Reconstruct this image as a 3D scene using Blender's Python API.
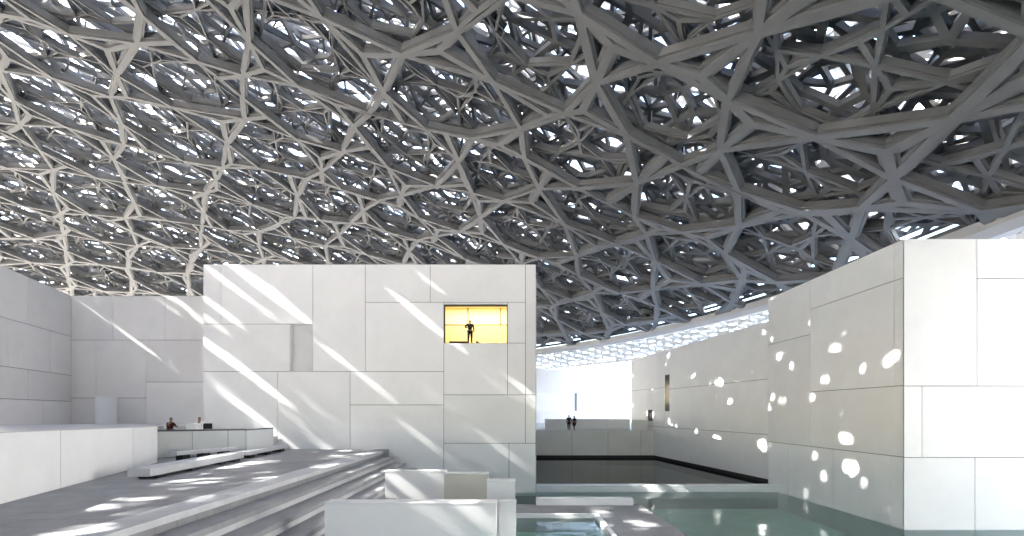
import bpy, math, random
import numpy as np
from mathutils import Vector

random.seed(7)
C = bpy.context.scene
for o in list(bpy.data.objects):
    bpy.data.objects.remove(o)
COL = C.collection

# ------------------------------------------------------------------ camera
F = 484.0                       # focal length in pixels of the 1024 px wide frame (17 mm shift lens)
cam_d = bpy.data.cameras.new('camera')
cam_d.sensor_width = 36.0
cam_d.lens = 36.0 * F / 1024.0
cam_d.shift_y = 144.0 / 1024.0
cam_d.clip_start = 0.1
cam_d.clip_end = 6000
cam = bpy.data.objects.new('camera', cam_d)
COL.objects.link(cam)
cam.location = (0, 0, 0)
cam.rotation_euler = (math.radians(90), 0, 0)
C.camera = cam

# ------------------------------------------------------------------ light
SUN = Vector((-0.775, -0.15, 0.60)).normalized()      # towards the sun
SUN_STRENGTH = 5.0
SKY_STRENGTH = 0.15
EXPOSURE = 3.83
w = bpy.data.worlds.new('World')
C.world = w
w.use_nodes = True
nt = w.node_tree
bg = nt.nodes['Background']
sky = nt.nodes.new('ShaderNodeTexSky')
sky.sky_type = 'NISHITA'
sky.sun_disc = False
sky.sun_elevation = math.asin(SUN.z)
sky.sun_rotation = math.atan2(SUN.x, SUN.y)
sky.air_density = 0.95
sky.dust_density = 3.0
nt.links.new(sky.outputs[0], bg.inputs[0])
bg.inputs[1].default_value = SKY_STRENGTH
sd = bpy.data.lights.new('sun', 'SUN')
sd.energy = SUN_STRENGTH
sd.angle = math.radians(0.5)
sd.color = (1.0, 0.965, 0.915)
sun = bpy.data.objects.new('sun', sd)
COL.objects.link(sun)
sun.location = (-60, -20, 80)
sun.rotation_euler = SUN.to_track_quat('Z', 'Y').to_euler()
C.view_settings.view_transform = 'Standard'
C.view_settings.look = 'None'
C.view_settings.gamma = 1.0
C.view_settings.use_curve_mapping = False
C.view_settings.exposure = EXPOSURE
cy = C.cycles
cy.use_denoising = True
cy.use_adaptive_sampling = True
cy.adaptive_threshold = 0.02
cy.max_bounces = 10
cy.diffuse_bounces = 7
cy.glossy_bounces = 4
cy.transmission_bounces = 4
cy.transparent_max_bounces = 8
cy.sample_clamp_indirect = 6.0
cy.caustics_reflective = False
cy.caustics_refractive = False


# ------------------------------------------------------------------ materials
def mat(name, col, rough=0.6, var=0.0, scale=3.0, island=0.0, bump=0.0, spec=0.3, metal=0.0, stretch=None, stain=0.0):
    m = bpy.data.materials.new(name)
    m.use_nodes = True
    n, l = m.node_tree.nodes, m.node_tree.links
    b = n['Principled BSDF']
    b.inputs['Roughness'].default_value = rough
    b.inputs['Metallic'].default_value = metal
    b.inputs['Specular IOR Level'].default_value = spec
    b.inputs['Base Color'].default_value = (*col, 1)
    if not (var or island or bump or stain):
        return m
    tc = n.new('ShaderNodeTexCoord')
    mp = n.new('ShaderNodeMapping')
    l.new(tc.outputs['Object'], mp.inputs['Vector'])
    if stretch:
        mp.inputs['Scale'].default_value = stretch
    nz = n.new('ShaderNodeTexNoise')
    nz.inputs['Scale'].default_value = scale
    nz.inputs['Detail'].default_value = 6
    nz.inputs['Roughness'].default_value = 0.6
    l.new(mp.outputs[0], nz.inputs['Vector'])
    mr = n.new('ShaderNodeMapRange')
    mr.inputs['From Min'].default_value = 0.3
    mr.inputs['From Max'].default_value = 0.7
    mr.inputs['To Min'].default_value = 1 - var
    mr.inputs['To Max'].default_value = 1 + var
    l.new(nz.outputs['Fac'], mr.inputs['Value'])
    val = mr.outputs[0]
    if island:
        g = n.new('ShaderNodeNewGeometry')
        m2 = n.new('ShaderNodeMapRange')
        m2.inputs['To Min'].default_value = 1 - island
        m2.inputs['To Max'].default_value = 1 + island
        l.new(g.outputs['Random Per Island'], m2.inputs['Value'])
        mu = n.new('ShaderNodeMath'); mu.operation = 'MULTIPLY'
        l.new(val, mu.inputs[0]); l.new(m2.outputs[0], mu.inputs[1])
        val = mu.outputs[0]
    if stain:
        s = n.new('ShaderNodeTexNoise')
        s.inputs['Scale'].default_value = 0.35
        s.inputs['Detail'].default_value = 8
        s.inputs['Roughness'].default_value = 0.7
        l.new(mp.outputs[0], s.inputs['Vector'])
        m3 = n.new('ShaderNodeMapRange')
        m3.inputs['From Min'].default_value = 0.5
        m3.inputs['From Max'].default_value = 0.75
        m3.inputs['To Min'].default_value = 1
        m3.inputs['To Max'].default_value = 1 - stain
        l.new(s.outputs['Fac'], m3.inputs['Value'])
        mu = n.new('ShaderNodeMath'); mu.operation = 'MULTIPLY'
        l.new(val, mu.inputs[0]); l.new(m3.outputs[0], mu.inputs[1])
        val = mu.outputs[0]
    vm = n.new('ShaderNodeVectorMath'); vm.operation = 'SCALE'
    vm.inputs[0].default_value = col
    l.new(val, vm.inputs['Scale'])
    l.new(vm.outputs[0], b.inputs['Base Color'])
    if bump:
        bp = n.new('ShaderNodeBump')
        bp.inputs['Strength'].default_value = bump
        bp.inputs['Distance'].default_value = 0.02
        n2 = n.new('ShaderNodeTexNoise')
        n2.inputs['Scale'].default_value = scale * 12
        n2.inputs['Detail'].default_value = 4
        l.new(mp.outputs[0], n2.inputs['Vector'])
        l.new(n2.outputs['Fac'], bp.inputs['Height'])
        l.new(bp.outputs[0], b.inputs['Normal'])
    return m


def emit(name, col, s):
    m = bpy.data.materials.new(name)
    m.use_nodes = True
    n, l = m.node_tree.nodes, m.node_tree.links
    n.remove(n['Principled BSDF'])
    e = n.new('ShaderNodeEmission')
    e.inputs[0].default_value = (*col, 1)
    e.inputs[1].default_value = s
    l.new(e.outputs[0], n['Material Output'].inputs[0])
    return m


def water_mat(name, tint, bump=0.15, scale=0.9):
    m = bpy.data.materials.new(name)
    m.use_nodes = True
    n, l = m.node_tree.nodes, m.node_tree.links
    n.remove(n['Principled BSDF'])
    t = n.new('ShaderNodeBsdfTransparent'); t.inputs[0].default_value = (*tint, 1)
    g = n.new('ShaderNodeBsdfGlossy'); g.inputs['Roughness'].default_value = 0.02
    fr = n.new('ShaderNodeFresnel'); fr.inputs[0].default_value = 1.33
    tc = n.new('ShaderNodeTexCoord')
    nz = n.new('ShaderNodeTexNoise'); nz.inputs['Scale'].default_value = scale; nz.inputs['Detail'].default_value = 3
    l.new(tc.outputs['Object'], nz.inputs['Vector'])
    bp = n.new('ShaderNodeBump'); bp.inputs['Strength'].default_value = bump; bp.inputs['Distance'].default_value = 0.05
    l.new(nz.outputs['Fac'], bp.inputs['Height'])
    l.new(bp.outputs[0], g.inputs['Normal']); l.new(bp.outputs[0], fr.inputs['Normal'])
    mx = n.new('ShaderNodeMixShader')
    l.new(fr.outputs[0], mx.inputs[0]); l.new(t.outputs[0], mx.inputs[1]); l.new(g.outputs[0], mx.inputs[2])
    l.new(mx.outputs[0], n['Material Output'].inputs[0])
    return m


def glass_mat(name):
    m = bpy.data.materials.new(name)
    m.use_nodes = True
    n, l = m.node_tree.nodes, m.node_tree.links
    n.remove(n['Principled BSDF'])
    t = n.new('ShaderNodeBsdfTransparent'); t.inputs[0].default_value = (0.93, 0.96, 0.95, 1)
    g = n.new('ShaderNodeBsdfGlossy'); g.inputs['Roughness'].default_value = 0.0
    fr = n.new('ShaderNodeFresnel'); fr.inputs[0].default_value = 1.3
    mx = n.new('ShaderNodeMixShader')
    l.new(fr.outputs[0], mx.inputs[0]); l.new(t.outputs[0], mx.inputs[1]); l.new(g.outputs[0], mx.inputs[2])
    l.new(mx.outputs[0], n['Material Output'].inputs[0])
    return m


M = {}
M['white'] = mat('white_concrete_panel', (0.85, 0.85, 0.845), 0.55, 0.025, 0.6, island=0.045, bump=0.03, stain=0.05)
M['warm'] = mat('warm_white_panel', (0.89, 0.865, 0.835), 0.55, 0.025, 0.6, island=0.045, bump=0.03, stain=0.05)
M['cool'] = mat('pool_wall_panel', (0.83, 0.855, 0.87), 0.5, 0.03, 0.6, island=0.045, bump=0.03, stain=0.05)
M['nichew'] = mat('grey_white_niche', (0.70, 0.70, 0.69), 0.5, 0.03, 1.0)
M['eave'] = mat('eave_grey', (0.56, 0.54, 0.50), 0.5, 0.05, 0.5)
M['slot'] = mat('grey_slot', (0.38, 0.39, 0.40), 0.5)
M['joint'] = mat('dark_joint', (0.16, 0.16, 0.16), 0.9)
M['coping'] = mat('dark_coping', (0.12, 0.12, 0.125), 0.5)
M['pave'] = mat('grey_stone_paving', (0.29, 0.293, 0.30), 0.55, 0.12, 1.2, bump=0.08, stain=0.15)
def add_joints(m, w_, h_, dark=.72):
    n, l = m.node_tree.nodes, m.node_tree.links
    b = n['Principled BSDF']
    src = b.inputs['Base Color'].links[0].from_socket
    tc = n.new('ShaderNodeTexCoord')
    br = n.new('ShaderNodeTexBrick')
    br.inputs['Scale'].default_value = 1.0
    br.inputs['Brick Width'].default_value = w_
    br.inputs['Row Height'].default_value = h_
    br.inputs['Mortar Size'].default_value = 0.012
    br.inputs['Color1'].default_value = (1, 1, 1, 1)
    br.inputs['Color2'].default_value = (.90, .90, .905, 1)
    br.inputs['Mortar'].default_value = (dark, dark, dark, 1)
    l.new(tc.outputs['Object'], br.inputs['Vector'])
    mx = n.new('ShaderNodeMix'); mx.data_type = 'RGBA'; mx.blend_type = 'MULTIPLY'
    mx.inputs['Factor'].default_value = 1.0
    l.new(src, mx.inputs['A']); l.new(br.outputs['Color'], mx.inputs['B'])
    l.new(mx.outputs['Result'], b.inputs['Base Color'])
add_joints(M['pave'], 1.5, .75, .6)
M['tread'] = mat('grey_stone_tread', (0.30, 0.303, 0.31), 0.55, 0.12, 1.2, bump=0.08, stain=0.15)
M['deck'] = mat('pale_grey_deck', (0.56, 0.55, 0.54), 0.6, 0.08, 1.0, bump=0.05, stain=0.1)
M['riser'] = mat('pale_stone_step', (0.54, 0.55, 0.56), 0.55, 0.08, 1.6, bump=0.06, stain=0.12)
M['bench'] = mat('pale_stone_bench', (0.55, 0.56, 0.57), 0.5, 0.06, 2.0, bump=0.05)
M['dark'] = mat('dark_support', (0.03, 0.03, 0.032), 0.7)
M['tan'] = mat('shade_tan', (0.56, 0.535, 0.48), 0.6, 0.06, 0.8, bump=0.05, stain=0.1)  # shade on one low wall, painted in as a tan colour
M['greywall'] = mat('grey_pool_wall', (0.74, 0.75, 0.72), 0.5, 0.06, 0.5, island=0.03, stain=0.1)
M['tile'] = mat('pool_floor_tile', (0.62, 0.86, 0.80), 0.5, 0.1, 0.8)
M['darktile'] = mat('dark_pool_floor', (0.22, 0.225, 0.21), 0.5, 0.1, 0.5)
M['ground'] = mat('pale_bounce_ground', (0.52, 0.49, 0.44), 0.9, 0.1, 0.05)
M['stone'] = mat('light_blocker_grey', (0.36, 0.35, 0.33), 0.7, 0.06, 0.5)  # grey so the added shading blocks bounce little light
M['bounce_pave'] = mat('pale_bounce_paving', (0.62, 0.61, 0.59), 0.8, 0.06, 0.2)
M['gold'] = mat('gold_wall', (0.85, 0.66, 0.38), 0.6, 0.03, 0.5)
M['goldhi'] = mat('pale_gold_wall', (0.88, 0.82, 0.60), 0.6, 0.02, 0.5)
M['bronze'] = mat('bronze_frame', (0.10, 0.075, 0.04), 0.45, metal=0.4)
M['glass'] = glass_mat('thin_window_glass')
M['aqua'] = glass_mat('balustrade_glass')
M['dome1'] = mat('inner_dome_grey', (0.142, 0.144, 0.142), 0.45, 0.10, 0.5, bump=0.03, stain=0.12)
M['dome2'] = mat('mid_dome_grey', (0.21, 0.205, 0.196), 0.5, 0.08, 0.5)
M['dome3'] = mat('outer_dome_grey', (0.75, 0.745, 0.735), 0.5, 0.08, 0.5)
M['rim'] = mat('pale_rim', (0.46, 0.46, 0.455), 0.5, 0.05, 0.5)
M['water'] = water_mat('pool_water', (0.84, 0.97, 0.93), 0.35, 1.3)
M['water_up'] = water_mat('still_pool_water', (0.55, 0.6, 0.56), 0.02, 0.4)
M['black'] = mat('black_cloth', (0.018, 0.018, 0.02), 0.8)
M['navy'] = mat('dark_grey_cloth', (0.035, 0.036, 0.042), 0.8)
M['red'] = mat('dark_red_cloth', (0.06, 0.012, 0.012), 0.8)
M['cream'] = mat('white_cloth', (0.7, 0.7, 0.68), 0.8)
M['skin'] = mat('skin', (0.26, 0.15, 0.10), 0.6)
M['hair'] = mat('dark_hair', (0.012, 0.01, 0.009), 0.6)
M['metal'] = mat('dark_metal', (0.06, 0.06, 0.065), 0.4, metal=0.5)
M['plinth'] = mat('white_plinth', (0.90, 0.89, 0.88), 0.5, 0.02, 1.0)


# ------------------------------------------------------------------ mesh helpers
class MB:
    def __init__(s):
        s.v, s.f, s.mi = [], [], []

    def add(s, verts, faces, mi=0):
        b = len(s.v)
        s.v += [tuple(p) for p in verts]
        s.f += [tuple(b + i for i in f) for f in faces]
        s.mi += [mi] * len(faces)

    def quad(s, a, b, c, d, mi=0):
        s.add([a, b, c, d], [(0, 1, 2, 3)], mi)

    def box(s, x0, x1, y0, y1, z0, z1, mi=0):
        s.prism([(x0, y0), (x1, y0), (x1, y1), (x0, y1)], z0, z1, mi)

    def prism(s, poly, z0, z1, mi=0):
        """poly counter-clockwise seen from above; z0, z1 numbers or one per corner"""
        n = len(poly)
        a = sum(poly[i][0] * poly[(i + 1) % n][1] - poly[(i + 1) % n][0] * poly[i][1] for i in range(n))
        zb = list(z0) if hasattr(z0, '__len__') else [z0] * n
        zt = list(z1) if hasattr(z1, '__len__') else [z1] * n
        poly = list(poly)
        if a < 0:
            poly.reverse(); zb.reverse(); zt.reverse()
        v = [(p[0], p[1], zb[i]) for i, p in enumerate(poly)] + [(p[0], p[1], zt[i]) for i, p in enumerate(poly)]
        f = [tuple(range(n - 1, -1, -1)), tuple(range(n, 2 * n))]
        f += [(i, (i + 1) % n, n + (i + 1) % n, n + i) for i in range(n)]
        s.add(v, f, mi)

    def cyl(s, a, b, r0, r1=None, n=10, mi=0):
        r1 = r0 if r1 is None else r1
        a, b = Vector(a), Vector(b)
        q = (b - a).to_track_quat('Z', 'Y')
        v = []
        for c, r in ((a, r0), (b, r1)):
            for k in range(n):
                t = 2 * math.pi * k / n
                v.append(c + q @ Vector((r * math.cos(t), r * math.sin(t), 0)))
        f = [(i, (i + 1) % n, n + (i + 1) % n, n + i) for i in range(n)]
        f += [tuple(range(n - 1, -1, -1)), tuple(range(n, 2 * n))]
        s.add(v, f, mi)

    def build(s, name, mats, parent=None, loc=(0, 0, 0), bevel=0):
        me = bpy.data.meshes.new(name)
        me.from_pydata(s.v, [], s.f)
        if not isinstance(mats, (list, tuple)):
            mats = [mats]
        for m in mats:
            me.materials.append(m)
        if len(mats) > 1:
            me.polygons.foreach_set('material_index', s.mi)
        me.update()
        o = bpy.data.objects.new(name, me)
        o.location = loc
        COL.objects.link(o)
        if parent:
            o.parent = parent
        if bevel:
            bv = o.modifiers.new('bevel', 'BEVEL')
            bv.width = bevel
            bv.segments = 2
            bv.limit_method = 'ANGLE'
        return o


def tag(o, label=None, cat=None, group=None, kind=None):
    if label: o['label'] = label
    if cat: o['category'] = cat
    if group: o['group'] = group
    if kind: o['kind'] = kind
    return o


def empty(name, loc, label, cat, group=None, rz=0):
    o = bpy.data.objects.new(name, None)
    o.empty_display_size = 0.3
    o.location = loc
    o.rotation_euler = (0, 0, rz)
    COL.objects.link(o)
    return tag(o, label, cat, group)


def px(x, y, D):
    return ((x - 512) * D / F, D, (412 - y) * D / F)


def grid_wall(mb, P0, u, n, s0, s1, z0, z1, holes, thick):
    """a wall slab with rectangular holes; P0 plan origin, u along, n outward; front face at n*0"""
    ss = sorted({s0, s1, *[h[0] for h in holes], *[h[1] for h in holes]})
    zs = sorted({z0, z1, *[h[2] for h in holes], *[h[3] for h in holes]})
    def P(s, d, z): return (P0[0] + u[0] * s - n[0] * d, P0[1] + u[1] * s - n[1] * d, z)
    def solid(i, j):
        if i < 0 or j < 0 or i >= len(ss) - 1 or j >= len(zs) - 1: return False
        a, b = (ss[i] + ss[i + 1]) / 2, (zs[j] + zs[j + 1]) / 2
        return not any(h[0] < a < h[1] and h[2] < b < h[3] for h in holes)
    for i in range(len(ss) - 1):
        for j in range(len(zs) - 1):
            if not solid(i, j): continue
            a, b, c, d = ss[i], ss[i + 1], zs[j], zs[j + 1]
            mb.quad(P(a, 0, c), P(b, 0, c), P(b, 0, d), P(a, 0, d))
            mb.quad(P(b, thick, c), P(a, thick, c), P(a, thick, d), P(b, thick, d))
            if not solid(i - 1, j): mb.quad(P(a, 0, c), P(a, 0, d), P(a, thick, d), P(a, thick, c))
            if not solid(i + 1, j): mb.quad(P(b, 0, d), P(b, 0, c), P(b, thick, c), P(b, thick, d))
            if not solid(i, j - 1): mb.quad(P(a, 0, c), P(a, thick, c), P(b, thick, c), P(b, 0, c))
            if not solid(i, j + 1): mb.quad(P(a, 0, d), P(b, 0, d), P(b, thick, d), P(a, thick, d))


def panels(mb, P0, u, n, rects, gap=0.035, depth=0.05, back=0.0):
    """cladding panels standing proud of plane n*back by depth"""
    g = gap / 2
    for (a, b, c, d) in rects:
        a, b, c, d = a + g, b - g, c + g, d - g
        def P(s, t, z): return (P0[0] + u[0] * s + n[0] * t, P0[1] + u[1] * s + n[1] * t, z)
        v = [P(a, back, c), P(b, back, c), P(b, back, d), P(a, back, d),
             P(a, back + depth, c), P(b, back + depth, c), P(b, back + depth, d), P(a, back + depth, d)]
        mb.add(v, [(4, 5, 6, 7), (0, 1, 5, 4), (1, 2, 6, 5), (2, 3, 7, 6), (3, 0, 4, 7)])


class Wall:
    """vertical wall plane between two plan points; outward normal towards the right of P0->P1"""
    def __init__(s, P0, P1):
        s.P0 = P0
        d = (P1[0] - P0[0], P1[1] - P0[1])
        s.L = math.hypot(*d)
        s.u = (d[0] / s.L, d[1] / s.L)
        s.n = (s.u[1], -s.u[0])

    def s_at(s, x):
        k = (x - 512) / F                    # X = k*D
        return (k * s.P0[1] - s.P0[0]) / (s.u[0] - k * s.u[1])

    def D(s, t): return s.P0[1] + s.u[1] * t
    def sz(s, x, y):
        t = s.s_at(x)
        return t, (412 - y) * s.D(t) / F
    def pt(s, t, d=0): return (s.P0[0] + s.u[0] * t + s.n[0] * d, s.P0[1] + s.u[1] * t + s.n[1] * d)


WATER = -5.47
UPPER = -5.05
PLAZA = -2.50

# ================================================================== setting
g = MB(); g.box(-2500, 2500, -2500, 2500, -9, -8.0)  # pale sheet added in place of sea, to bounce light
tag(g.build('ground', M['ground']), 'added pale ground reaching the horizon in place of sea, bouncing light', 'ground', kind='structure')

# lower pool floor and water
b = MB(); b.box(-6.0, 32, -12, 33.0, -7.99, -6.6)
tag(b.build('pool_floor', M['tile']), 'green grey tiled floor of the lower pool', 'floor', kind='structure')
b = MB(); b.quad((-6.0, -12, WATER), (32, -12, WATER), (32, 33.2, WATER), (-6.0, 33.2, WATER))
tag(b.build('pool_water', M['water']), 'clear green water of the lower pool in front of the big right wall', 'water', kind='structure')
b = MB(); b.box(32, 260, -260, 22.4, -8.1, -5.25); b.box(-8.2, 31.99, -260, -12, -8.1, -5.25)
tag(b.build('bounce_paving', M['bounce_pave']), 'unseen pale paving added beside and behind the lower pool to bounce sunlight', 'paving', kind='structure')  # out of view, added to throw sunlight back at the parapet
# upper pool
b = MB(); b.box(1.7, 20, 34.2, 53.25, -7.99, -5.9)
tag(b.build('upper_pool_floor', M['darktile']), 'dark floor of the upper pool', 'floor', kind='structure')
b = MB(); b.quad((1.7, 34.0, UPPER), (20, 34.0, UPPER), (20, 53.3, UPPER), (1.7, 53.3, UPPER))
tag(b.build('upper_pool_water', M['water_up']), 'still dark water of the upper pool below the grey wall', 'water', kind='structure')
b = MB(); b.box(1.64, 18.4, 33.1, 34.0, -7.9, UPPER + 0.012)
tag(b.build('weir_wall', M['cool'], bevel=0.02), 'long pale weir edge between the dark upper pool and the green lower pool', 'wall')

# plaza
b = MB()
b.prism([(-60, -40), (-8.3, -40), (-8.3, 33.0), (-60, 33.0)], -7.9, PLAZA)
tag(b.build('plaza', M['pave']), 'grey stone plaza with sun patches', 'paving', kind='structure')

# upper terrace deck
def deckz(D): return -0.56 - 0.0148 * (D - 13.2)
PA = (-17.5, 23.9); PN = (-9.9, 1.4)
dk = [(PN[0] - .3, PN[1] - .1), (PA[0] - .3, PA[1] - .1), (-19.7, 26.3), (-20.6, 32.5), (-20.6, 41.0), (-45, 41.0), (-45, 1.4)]
b = MB(); b.prism([(x, y) for x, y in dk], PLAZA + 0.004, [deckz(y) - 0.02 for x, y in dk])
tag(b.build('terrace_deck', M['deck']), 'pale grey terrace deck behind the white parapet', 'paving', kind='structure')
b = MB(); b.prism([(-19.5, 26.5), (-15.7, 28.43), (-15.8, 32.55), (-20.58, 32.5)], PLAZA + 0.004, -1.62)
tag(b.build('terrace_floor', M['deck']), 'sunken pale terrace floor behind the dark capped parapet', 'paving', kind='structure')

# far platform
b = MB(); b.box(-6, 24, 53.75, 140, -7.9, -2.10)
tag(b.build('far_platform', M['deck']), 'pale paved platform beyond the dark pool', 'paving', kind='structure')

# ================================================================== main gallery block
D0 = 32.6
root = empty('block_mass', (-9.6, D0, WATER), 'large white panelled block in the centre with a glowing yellow window', 'building')
W = Wall((-20.8, D0), (1.62, D0))
ZT = 9.93
def R(x0, x1, y0, y1, wall=W):
    a, z1 = wall.sz(x0, y0); c, z0 = wall.sz(x1, y1)
    return (a, c, z0, z1)
def local(o, root):
    o.parent = root
    o.matrix_parent_inverse = root.matrix_world.inverted() if False else __import__('mathutils').Matrix.Translation(-Vector(root.location))
    return o
s_of = W.s_at
zy = lambda y: (412 - y) * D0 / F
YB = 493.5
xs0, xs1 = 203.2, 536.0
win = (s_of(443.7), s_of(507.5), zy(343), zy(304.5))
nic = (s_of(290), s_of(312.7), zy(371.5), zy(324))
b = MB()
grid_wall(b, (W.P0[0], D0 + 0.05), W.u, W.n, 0, W.L, WATER - 1, ZT - 0.02, [win, nic], 0.55)
b.box(-20.8, -20.3, D0 + 0.61, 58, WATER - 1, ZT - 0.02)
b.box(1.12, 1.62, D0 + 0.61, 58, WATER - 1, ZT - 0.02)
b.box(-20.29, 1.11, 57.5, 58, WATER - 1, ZT - 0.02)
b.box(-20.29, 1.11, D0 + 0.61, 57.49, ZT - 0.8, ZT - 0.3)
local(b.build('wall', M['joint']), root)
# niche back
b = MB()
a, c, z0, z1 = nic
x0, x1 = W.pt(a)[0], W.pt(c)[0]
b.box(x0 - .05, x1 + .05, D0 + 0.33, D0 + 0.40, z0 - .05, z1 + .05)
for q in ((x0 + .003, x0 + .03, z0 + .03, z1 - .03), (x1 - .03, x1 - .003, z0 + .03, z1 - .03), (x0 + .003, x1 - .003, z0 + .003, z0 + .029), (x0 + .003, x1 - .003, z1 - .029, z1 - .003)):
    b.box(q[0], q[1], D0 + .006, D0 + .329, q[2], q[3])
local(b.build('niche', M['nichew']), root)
b = MB()
rects = [
    (203.2, 221, 264.5, 324), (221, 312.7, 264.5, 324), (312.7, 365.3, 264.5, 371.5), (365.3, 430.2, 264.5, 302.3),
    (430.2, 525.4, 264.5, 302.3), (525.4, 536, 264.5, 394.8), (203.2, 290, 324, 371.5), (365.3, 443.7, 302.3, 371.5),
    (443.7, 507.5, 302.3, 304.5), (507.5, 525.4, 302.3, 343), (443.7, 507.5, 343, 394.8), (507.5, 525.4, 343, 394.8),
    (203.2, 277.6, 371.5, 496), (277.6, 350, 371.5, 496), (350, 443.7, 371.5, 404.9), (350, 443.7, 404.9, 496),
    (443.7, 525.4, 394.8, 443.3), (525.4, 536, 394.8, 443.3), (443.7, 509, 443.3, 496), (509, 536, 443.3, 496)]
panels(b, (W.P0[0], D0 + 0.05), W.u, W.n, [R(*r) for r in rects])
local(b.build('cladding', M['white']), root)
b = MB(); b.box(-20.8, 1.62, D0 + 0.001, D0 + 0.62, ZT - 0.018, ZT)
local(b.build('coping', M['white']), root)
# panels of the right side face
b = MB()
W2 = Wall((1.62, D0 + .06), (1.62, 58))
panels(b, W2.P0, W2.u, W2.n, [(s, s + 4.2, z, z + 5) for s in (0, 4.2, 8.4, 12.6, 16.8) for z in (-6, -1, 4)], depth=.02)
local(b.build('side_cladding', M['white']), root)
# window with the lit room behind it
a, c, z0, z1 = win
x0, x1 = W.pt(a)[0], W.pt(c)[0]
wf = MB()
t = .055
for bx in ((x0, x1, z1 - t, z1), (x0, x0 + t, z0, z1 - t), (x1 - t, x1, z0, z1 - t), (x0 + t, x1 - t, z0, z0 + t)):
    wf.box(bx[0], bx[1], D0 + .34, D0 + .46, bx[2], bx[3])
fr = local(wf.build('window', M['bronze']), root)
b = MB(); b.box(x0 + t, x1 - t, D0 + .39, D0 + .405, z0 + t, z1 - t)
pn = b.build('pane', M['glass']); local(pn, root); pn.parent = fr; pn.matrix_parent_inverse = fr.matrix_parent_inverse.copy()
pn.matrix_parent_inverse.identity()
rx0, rx1, ry1, rz0, rz1 = x0 - 3.5, x1 + 1.2, D0 + 5.2, z0 - .02, z1 + .9
b = MB()
mz = (412 - 324.5) * ry1 / F
b.quad((rx0, ry1, rz0), (rx1, ry1, rz0), (rx1, ry1, mz - .06), (rx0, ry1, mz - .06), 0)
b.quad((rx0, ry1, mz), (rx1, ry1, mz), (rx1, ry1, rz1), (rx0, ry1, rz1), 1)
b.quad((rx0, ry1 - .03, mz - .06), (rx1, ry1 - .03, mz - .06), (rx1, ry1 - .03, mz), (rx0, ry1 - .03, mz), 2)
for q in (468.0, 500.5):
    X = (q - 512) * ry1 / F
    b.quad((X - .03, ry1 - .03, mz), (X + .03, ry1 - .03, mz), (X + .03, ry1 - .03, rz1), (X - .03, ry1 - .03, rz1), 2)
yf = D0 + .62
b.quad((rx0, yf, rz0), (rx1, yf, rz0), (rx1, ry1, rz0), (rx0, ry1, rz0), 0)
b.quad((rx0, yf, rz1), (rx1, yf, rz1), (rx1, ry1, rz1), (rx0, ry1, rz1), 1)
b.quad((rx0, yf, rz0), (rx0, ry1, rz0), (rx0, ry1, rz1), (rx0, yf, rz1), 0)
b.quad((rx1, yf, rz0), (rx1, ry1, rz0), (rx1, ry1, rz1), (rx1, yf, rz1), 0)
local(b.build('lit_room', [M['gold'], M['goldhi'], M['bronze']]), root)
ld = bpy.data.lights.new('room_lamp', 'AREA')
ld.shape = 'RECTANGLE'; ld.size = 6; ld.size_y = 2.5; ld.energy = 31; ld.color = (1.0, .91, .70)
lo = bpy.data.objects.new('room_lamp', ld); COL.objects.link(lo)
lo.location = ((x0 + x1) / 2, D0 + 3.1, rz1 - .06)
ROOM_Z = rz0
# low dark rail bench at the window
b = MB()
b.box(-4.35, -3.0, D0 + .9, D0 + 1.25, rz0 + .16, rz0 + .27)
b.box(-4.3, -4.1, D0 + .95, D0 + 1.2, rz0, rz0 + .16)
b.box(-3.25, -3.05, D0 + .95, D0 + 1.2, rz0, rz0 + .16)
tag(b.build('bench', M['dark'], bevel=.015), 'low dark bench on the floor of the yellow lit room', 'bench')
b = MB()
b.prism([(-2.48, D0 + .85), (-2.18, D0 + .85), (-2.18, D0 + 1.05), (-2.48, D0 + 1.05)], rz0, [rz0 + .34, rz0 + .12, rz0 + .12, rz0 + .34])
tag(b.build('bag', M['dark'], bevel=.03), 'small dark bag slumped on the floor beside the person in the yellow window', 'bag')

# ================================================================== back and left walls
root = empty('gallery_wall', (-30, 41.1, deckz(41)), 'warm white back wall left of the central block, facing the viewer', 'wall')
W = Wall((-37.4, 41.1), (-18, 41.1)); zt = 9.85
b = MB(); b.box(-41, -18, 41.15, 42, -3, zt - .02); local(b.build('wall', M['joint']), root)
b = MB()
rc = []
for r in [(72, 113, 296, 340), (113, 165, 296, 340), (165, 230, 296, 340), (72, 96, 340, 398), (96, 146, 340, 398), (146, 215, 340, 382),
          (72, 146, 398, 428), (146, 215, 382, 428)]:
    rc.append(R(*r, wall=W))
rc = [(max(-.6, a - .6) if a < .3 else a, c_, z0, z1) for a, c_, z0, z1 in rc]
panels(b, (W.P0[0], 41.15), W.u, W.n, rc)
local(b.build('cladding', M['warm']), root)
b = MB(); b.box(-41, -18, 41.101, 42, zt - .018, zt); local(b.build('coping', M['warm']), root)

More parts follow.
